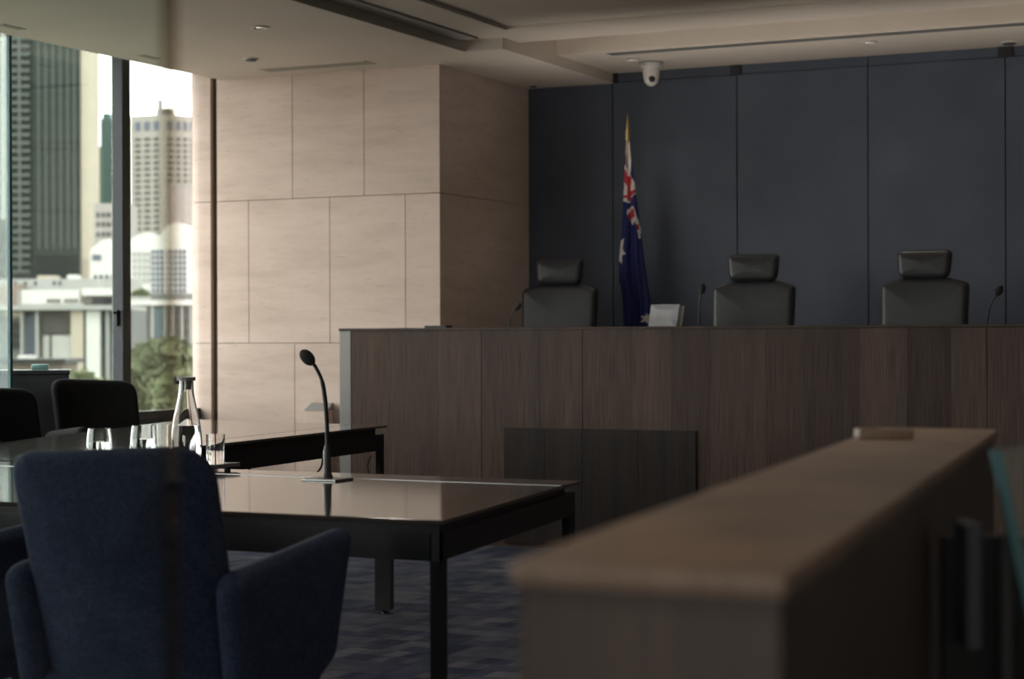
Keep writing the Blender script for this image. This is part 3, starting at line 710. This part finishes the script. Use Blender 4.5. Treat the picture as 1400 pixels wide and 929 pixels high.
# ------------------------------------------------------------------ foreground rail, glass screens
rl = thing('wooden_rail', 'thick dark wood partition rail with a flat cap in the foreground', 'rail', (-.5, 1.24, 0))
A, B, C_, D_ = (-.095, 0), (.113, 0), (-.165, 2.13), (-.375, 2.13)
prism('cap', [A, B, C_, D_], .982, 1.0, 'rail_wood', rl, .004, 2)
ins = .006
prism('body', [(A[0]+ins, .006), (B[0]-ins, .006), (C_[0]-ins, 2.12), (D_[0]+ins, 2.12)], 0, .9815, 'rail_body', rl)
bk = thing('wood_block', 'small pale wooden block lying on the end of the dark rail', 'block', (-.765, 2.97, 1.0002), R(25))
box('block_body', -.044, .044, -.02, .02, 0, .016, 'block_wood', bk, .002, 2)
box('face_plate', -.038, .038, -.014, .014, .0162, .017, 'block_wood', bk)

# glass screen with a slanted edge behind the rail
def basis(lat, dep): return Vector((math.cos(R(25.5))*lat - math.sin(R(25.5))*dep, math.sin(R(25.5))*lat + math.cos(R(25.5))*dep, 0))
gs = thing('glass_screen', 'slanted glass screen with a teal edge behind the dark rail', 'glass screen', basis(.62, 2.2), R(25.5))
def slant(name, pts, th, m_):
    bm = bmesh.new(); a = [bm.verts.new((x, -th/2, z)) for x, z in pts]; b = [bm.verts.new((x, th/2, z)) for x, z in pts]; n = len(pts)
    bm.faces.new(a); bm.faces.new(b[::-1])
    for i in range(n): bm.faces.new((a[i], b[i], b[(i+1) % n], a[(i+1) % n]))
    return finish(name, bm, m_, gs)
slant('glass_plate', [(-.055, 1.03), (.035, .60), (.5, .60), (.5, 1.12)], .009, 'pane_glass')
slant('glass_edge', [(-.067, 1.03), (-.0555, 1.03), (.0345, .60), (.022, .60)], .012, 'glass_edge')
box('foot_rail', .0, .5, -.03, .03, .0, .5995, 'black_steel', gs)
box('desk_board', -.11, .7, .05, .07, 0, .925, 'black_steel', gs)
box('clamp_post', -.098, -.08, -.012, .0495, .80, .945, 'frame_grey', gs, .002)
box('support_post', -.05, -.036, .02, .035, .0, .93, 'dark_steel', gs, .002)

# frameless glass partition the photographer stands behind
gp_ = thing('glass_partition', 'clear frameless glass partition pane with a dark vertical edge joint', 'glass partition', (-.832, 1.154, 0))
box('glass_pane', -1.6, -.0005, -.005, .005, .02, ZR, 'pane_glass', gp_)
box('edge_joint', 0, .0065, -.006, .006, .02, ZR, 'silicone', gp_)
box('floor_channel', -1.6, .007, -.02, .02, 0, .0195, 'steel', gp_)

# ------------------------------------------------------------------ the city outside
# local frame: lat to the right, dep away from the window, both in metres from the courtroom
city_rz = R(25.5)
GZ = -14.
def bld(name, label, lat, dep, z0, group=None):
    p = basis(lat, dep); return thing(name, label, 'building', (p.x, p.y, z0), city_rz, group)
def shared(name, w_, h, d, m_):
    bm = bmesh.new(); add_box(bm, -w_/2, w_/2, -d, 0, -h/2, h/2); bmesh.ops.recalc_face_normals(bm, faces=bm.faces[:])
    me = bpy.data.meshes.new(name); bm.to_mesh(me); bm.free(); me.materials.append(M[m_]); return me
def grid(name, t, me, xs, zs, y=0, rz=0, org=(0, 0)):
    for z in zs:
        for x in xs:
            o = new_obj(name, me, t, (org[0] + x*math.cos(rz) + y*math.sin(rz), org[1] + x*math.sin(rz) - y*math.cos(rz), z)); o.rotation_euler = (0, 0, rz)
k = .2885      # green residential tower, 750 m away
t = bld('residential_tower', 'dark green glass residential tower with stacked balconies and a cream side', (57-700)*k, 750, GZ)
W = lambda x: (x-57)*k
Z = lambda y, kk=k: EYE + (466.5-y)*kk - GZ
box('body', W(-60), W(110), 0, 25, 0, Z(-30), 'c_green', t)
box('cream_side', W(110.5), W(122), 1, 20, 0, Z(-30), 'c_cream', t)
box('edge_highlight', W(3), W(9), -.8, -.05, Z(300), Z(-30), 'c_ltgrey', t)  # bright highlight down the tower edge, painted as a light grey strip
box('pier', W(27), W(30), -1.2, -.05, Z(372), Z(-30), 'c_green_light', t)
box('pier', W(42), W(44.5), -1.0, -.05, Z(372), Z(-30), 'c_green_glass', t)
box('pier', W(9.5), W(12), -1.0, -.05, Z(372), Z(-30), 'c_green_light', t)
wme = shared('balcony_window', 9*k, 6*k, .3, 'c_green_glass'); sme = shared('balcony_slab', 13.5*k, 3.6*k, 1.0, 'c_green_light')
rows_ = [366-11*i for i in range(34)]
grid('balcony_window', t, wme, [W(19.5), W(35.5)], [Z(y) for y in rows_], .05)
grid('balcony_slab', t, sme, [W(19.5), W(36)], [Z(y+5.3) for y in rows_], .05)
for x in (54, 64, 74, 84, 94, 103): box('facade_rib', W(x)-.25, W(x)+.25, -.4, -.02, Z(340), Z(-30), 'c_green_light', t)
for y in (118, 196, 205, 290, 352): box('floor_band', W(45), W(109), -.2, -.02, Z(y), Z(y)+.8, 'c_green_glass', t)
box('podium', W(45), W(110), -3, -.1, 0, Z(352), 'c_green_glass', t)
k = .40        # teal tower
t = bld('office_tower', 'slim teal tower seen beside the window mullion', (146-700)*k, 1040, GZ)
W = lambda x: (x-146)*k
box('body', W(138), W(165), 0, 15, 0, EYE+(466.5-162)*k-GZ, 'c_teal', t)
box('setback', W(134), W(137.8), 2, 14, 0, EYE+(466.5-200)*k-GZ, 'c_teal', t)
box('roof_block', W(140), W(150), 2, 10, EYE+(466.5-162)*k-GZ+.05, EYE+(466.5-154)*k-GZ, 'c_teal', t)
for x in (142, 147, 152, 158): box('facade_rib', W(x)-.3, W(x)+.3, -.5, -.02, 20, EYE+(466.5-164)*k-GZ, 'c_green_light', t)
k = .25        # cream building with windows and dome
t = bld('apartment_block', 'pale apartment block with a white rounded roof below the teal tower', (140-700)*k, 650, GZ)
W = lambda x: (x-140)*k
Z = lambda y: EYE+(466.5-y)*.25-GZ
box('body', W(122), W(170), 8, 24, 0, Z(276), 'c_pink', t)
wm2 = shared('window', 4*k, 6*k, .3, 'c_window'); grid('window', t, wm2, [W(x) for x in (128, 135, 142, 149, 156)], [Z(y) for y in (292, 305, 319)], -7.95)
bm = bmesh.new(); pts = [(W(122)+(W(175)-W(122))*i/16, Z(352)+ (Z(326)-Z(352))*math.sin(math.pi*(.12+.76*i/16))) for i in range(17)]
pts = [(W(175), 0), (W(122), 0)] + pts
a = [bm.verts.new((x, 2, z)) for x, z in pts]; b = [bm.verts.new((x, 7.9, z)) for x, z in pts]
bm.faces.new(a); bm.faces.new(b[::-1])
for i in range(len(a)): bm.faces.new((a[i], b[i], b[(i+1) % len(a)], a[(i+1) % len(a)]))
finish('rounded_wing', bm, 'c_white', t)
box('blue_window', W(125), W(137), 1.7, 1.98, Z(356), Z(348), 'c_blue', t)
grid('window', t, wm2, [W(x) for x in (129, 137, 145, 153)], [Z(y) for y in (379, 388)], -1.95)
k = .385       # concrete grid tower
t = bld('office_tower', 'tall concrete office tower with a regular grid of windows', (224-700)*k, 1000, GZ)
W = lambda x: (x-224)*k
Z = lambda y: EYE+(466.5-y)*.385-GZ
bm = bmesh.new(); add_prism(bm, [(0, 0), (W(272), 9), (W(266), 28), (W(170), 26), (W(176), 7)], 0, Z(157)); finish('body', bm, 'c_concrete', t)
wl_ = shared('window', 9*k, 3.4*k, .4, 'c_window'); wt_ = shared('top_window', 8.5*k, 12*k, .4, 'c_blue')
rzL = math.atan2(7, W(176)) - math.pi; rzR = math.atan2(9, W(272))
ys2 = [190+8.2*i for i in range(20)]
xl = [-(224-x)*k*1.06 for x in (187, 201, 215)]
grid('window', t, wl_, xl, [Z(y) for y in ys2], .02, rzL); grid('top_window', t, wt_, xl, [Z(172)], .02, rzL)
wr_ = shared('window', 5.5*k, 3.4*k, .4, 'c_window'); wr2 = shared('top_window', 5.5*k, 12*k, .4, 'c_blue')
xr = [(x-224)*k*1.06 for x in (233, 243.5, 253.5, 263.5)]
grid('window', t, wr_, xr, [Z(y) for y in ys2], .02, rzR); grid('top_window', t, wr2, xr, [Z(172)], .02, rzR)
box('plant_room', W(222), W(232), 6, 14, Z(157)+.05, Z(147), 'c_shade', t)
box('plant_room', W(211), W(219), 10, 16, Z(157)+.05, Z(148), 'c_ltgrey', t)
box('roof_sign_frame', W(212), W(218.5), 11, 13, Z(147.5), Z(133), 'c_ltgrey', t)
tube('mast', [(W(234), 10, Z(157)), (W(234), 10, Z(128))], .35, 'c_ltgrey', t, 6); tube('mast', [(W(206), 10, Z(157)), (W(206), 10, Z(140))], .3, 'c_ltgrey', t, 6)
k = .30
t = bld('apartment_block', 'plain pinkish block in front of the concrete grid tower', (247-700)*k, 780, GZ)
box('body', -15*k, 15*k, 0, 10, 0, EYE+(466.5-256)*k-GZ, 'c_pink', t)
box('parapet', -15.3*k, 15.3*k, -.2, 10, EYE+(466.5-256)*k-GZ+.02, EYE+(466.5-254)*k-GZ, 'c_ltgrey', t)
k = .14        # white building with stepped rounded roof
t = bld('white_building', 'white building with a blue window grid and a stepped rounded roof', (225-700)*k, 364, GZ)
W = lambda x: (x-225)*.14
Z = lambda y: EYE+(466.5-y)*.14-GZ
box('body', W(168), W(285), 0, 14, 0, Z(338), 'c_white', t)
def dome(name, x0, x1, zb, zt, y0, y1, m_):
    bm = bmesh.new(); pts = [(x0+(x1-x0)*i/16, zb+(zt-zb)*math.sin(math.pi*i/16)**.6) for i in range(17)]
    a = [bm.verts.new((x, y0, z)) for x, z in pts]; b = [bm.verts.new((x, y1, z)) for x, z in pts]
    bm.faces.new(a); bm.faces.new(b[::-1])
    for i in range(len(a)): bm.faces.new((a[i], b[i], b[(i+1) % 17], a[(i+1) % 17]))
    finish(name, bm, m_, t)
dome('roof_vault', W(172), W(232), Z(338)+.02, Z(318), .5, 13, 'c_white'); dome('roof_vault', W(214), W(266), Z(338)+.02, Z(304), 1.5, 12, 'c_white')
wb_ = shared('window', 5*.14, 5.2*.14, .15, 'c_blue')
grid('window', t, wb_, [W(x) for x in (210, 216.5, 223, 232, 239, 246, 252.5)], [Z(345+7.6*i) for i in range(8)], .01)
wg_ = shared('window', 4.5*.14, 6*.14, .15, 'c_ltgrey')
grid('window', t, wg_, [W(x) for x in (184, 191, 198, 204)], [Z(348+9*i) for i in range(5)], .01)
k = .08        # low office, 208 m
t = bld('low_office', 'low grey office with glazed bays and a white parapet above the trees', (225-700)*k, 208, GZ)
W = lambda x: (x-225)*.08
Z = lambda y: EYE+(466.5-y)*.08-GZ
box('body', W(160), W(300), 0, 10, 0, Z(418), 'c_grey', t)
box('parapet', W(158), W(302), -.5, 10, Z(418)+.01, Z(411), 'c_white', t)
box('roof_storey', W(176), W(282), 3, 9, Z(411)+.01, Z(401), 'c_grey', t)
for x in (181, 209, 227, 236, 249, 262): box('pier', W(x)-.12, W(x)+.12, -.25, -.01, 0, Z(418), 'c_ltgrey', t)
wa = shared('window', 6.2*.08, 12*.08, .1, 'c_window'); wc = shared('window', 6.2*.08, 12*.08, .1, 'c_skyblue')
for j in range(4):
    for x in (186, 193, 200): grid('window', t, wa, [W(x)], [Z(427+14*j)], .01)
    for x in (214, 221.5): grid('window', t, wc, [W(x)], [Z(427+14*j)], .01)
    for x in (231.5, 242.5, 255.5, 268.5): grid('window', t, wa, [W(x)], [Z(427+14*j)], .01)
pl = box('roof_planter', W(178), W(204), .2, 1.0, Z(411)+.02, Z(411)+.4, 'c_ltgrey', t)
bm = bmesh.new()
for _ in range(260):
    ctr = Vector((random.uniform(W(180), W(202)), random.uniform(.3, .9), 0)); ctr.z = Z(411)+.4+random.random()*(.9-abs(ctr.x-W(192))*.5)
    q = Vector((random.gauss(0, 1), random.gauss(0, 1), random.gauss(0, 1))).normalized()*.22; o_ = q.orthogonal()*.7
    bm.faces.new([bm.verts.new(ctr+q), bm.verts.new(ctr+o_), bm.verts.new(ctr-q), bm.verts.new(ctr-o_)])
finish('foliage', bm, 'leaf', pl)
k = .115       # terraces at 300 m
t = bld('terrace_building', 'white terraced building with long balconies below the green tower', (75-700)*k, 300, GZ)
W = lambda x: (x-75)*.115
Z = lambda y: EYE+(466.5-y)*.115-GZ
box('body', W(-30), W(170), 4, 14, 0, Z(380), 'c_ltgrey', t)
box('terrace', W(20), W(105), 1, 3.95, 0, Z(396), 'c_white', t)
box('terrace', W(110), W(170), 0, 3.95, Z(404), Z(394), 'c_white', t)
box('terrace', W(-30), W(25), 1, 3.95, 0, Z(388), 'c_salmon', t)
box('roof_hut', W(38), W(62), 5, 9, Z(380)+.01, Z(375), 'c_cream', t)
box('roof_hut', W(80), W(92), 5, 9, Z(380)+.01, Z(374), 'c_white', t)
wd_ = shared('window', 3*.115, 5*.115, .12, 'c_dark')
grid('window', t, wd_, [W(x) for x in (62, 67, 72, 77, 86, 91, 96, 101)], [Z(411)], -.98)
grid('window', t, wd_, [W(x) for x in (10, 24, 38, 64, 72)], [Z(386)], -3.97)
box('balustrade', W(25), W(112), .6, .95, Z(419), Z(415), 'c_ltgrey', t)
box('dark_opening', W(124), W(168), -.1, -.02, Z(416), Z(407), 'c_dark', t)
k = .06        # low building with columns 156 m
t = bld('colonnade_building', 'low building with pale columns, glazed bays and a dark blind', (75-700)*k, 156, GZ)
W = lambda x: (x-75)*.06
Z = lambda y: EYE+(466.5-y)*.06-GZ
box('body', W(-40), W(175), 1.5, 8, 0, Z(424), 'c_grey', t)
box('roof_slab', W(-40), W(175), -.4, 8, Z(424)+.01, Z(418), 'c_ltgrey', t)
box('wall_panel', W(54), W(96), 1.2, 1.48, 0, Z(458), 'c_white', t)
box('blind', W(54), W(95), .9, 1.15, Z(456), Z(431), 'c_blind', t)
box('blue_bay', W(30), W(48), 1.2, 1.48, 0, Z(430), 'c_blue', t)
box('cream_lintel', W(4), W(29), .9, 1.48, Z(434), Z(424.5), 'c_cream', t)
for a, b, m_ in ((96, 113, 'c_cream'), (117, 136, 'c_white'), (47.5, 51, 'c_ltgrey'), (27, 30, 'c_ltgrey'), (144, 147, 'c_ltgrey')):
    box('column', W(a), W(b), 0.2, .88, 0, Z(424.5), m_, t, .02)
wv = shared('window', 4.6*.06, 11*.06, .05, 'c_dark'); wv2 = shared('window', 5*.06, 14*.06, .05, 'c_skyblue')
grid('window', t, wv, [W(x) for x in (9, 15, 21)], [Z(y) for y in (446, 459, 472)], -1.45)
grid('window', t, wv2, [W(x) for x in (139.5, 150.5)], [Z(y) for y in (446, 463)], -1.45)
box('sign_post', W(66), W(68.5), .4, .6, 0, Z(458), 'c_dark', t)
# dark pavilion roof
t = bld('pavilion', 'low pavilion with a dark flat roof below the colonnade', (45-700)*.042, 110, GZ)
W = lambda x: (x-45)*.042
Z = lambda y: EYE+(466.5-y)*.042-GZ
box('walls', W(0), W(80), 0, 4, 0, Z(497), 'c_salmon', t)
box('roof', W(-5), W(88), -.6, 4.5, Z(497)+.01, Z(491), 'c_dark', t)
box('roof_vent', W(16), W(33), .5, 2, Z(491)+.01, Z(486), 'c_white', t)
# ground and trees
gr = bmesh.new(); add_box(gr, -2500, 1500, -300, 3000, GZ-1, GZ); struct(finish('ground', gr, 'pale_ground'))
struct(box('ground_lawn', -140, -16, 30, 130, GZ, GZ+.004, 'lawn'))
lf = bmesh.new()
def tree(lat, dep, top, rad, label, seed):
    rnd = random.Random(seed); p = basis(lat, dep); H_ = top - GZ
    t = thing('tree', label, 'tree', (p.x, p.y, GZ), rnd.random()*6, 'trees outside the window')
    tube('trunk', [(0, 0, 0), (.1, .05, H_*.4), (.0, .1, H_*.75)], [.28, .2, .08], 'bark', t, 8)
    bm = bmesh.new()
    for c in range(9):
        a = rnd.random()*6.28; rr = rad*.55*rnd.random()**.5
        cx, cy, cz = rr*math.cos(a), rr*math.sin(a), H_ - rad*.55 - rnd.random()*H_*.45
        s = rad*(.42+.25*rnd.random())
        if cz + s > H_: cz = H_-s
        for _ in range(420):
            v = Vector((rnd.gauss(0, 1), rnd.gauss(0, 1), rnd.gauss(0, 1))).normalized()*s*(.75+.3*rnd.random())
            q = Vector((rnd.gauss(0, 1), rnd.gauss(0, 1), rnd.gauss(0, 1))).normalized(); o_ = q.orthogonal().normalized()*.24; q = q*.36
            ctr = Vector((cx, cy, cz))+v
            bm.faces.new([bm.verts.new(ctr+q), bm.verts.new(ctr+o_), bm.verts.new(ctr-q), bm.verts.new(ctr-o_)])
        bmesh.ops.create_icosphere(bm, subdivisions=2, radius=s*.8, matrix=Matrix.Translation((cx, cy, cz)))
    cr2 = finish('crown', bm, 'leaf', t)
for i, (lat, dep, top, rad, side) in enumerate(((-15.9, 70, .45, 1.5, 0), (-18.1, 82, .75, 1.6, 0), (-20.0, 94, 1.0, 1.8, 0), (-12.7, 59, -.05, 1.5, 0),
        (-11.0, 56, -.25, 1.5, 1), (-11.4, 63.5, -.25, 1.6, 1), (-11.5, 68.5, .2, 1.6, 1), (-13.9, 73.5, .7, 1.7, 1), (-13.8, 78.5, 1.0, 1.8, 1), (-15.6, 86, .85, 1.9, 1), (-16.6, 91, 1.25, 1.9, 1), (-18.9, 98, .95, 2.0, 1), (-17.0, 104, 1.3, 2.1, 1))):
    tree(lat, dep, top, rad, ('leafy green tree in front of the colonnade building', 'leafy green tree in front of the low grey office')[side], 30+i)
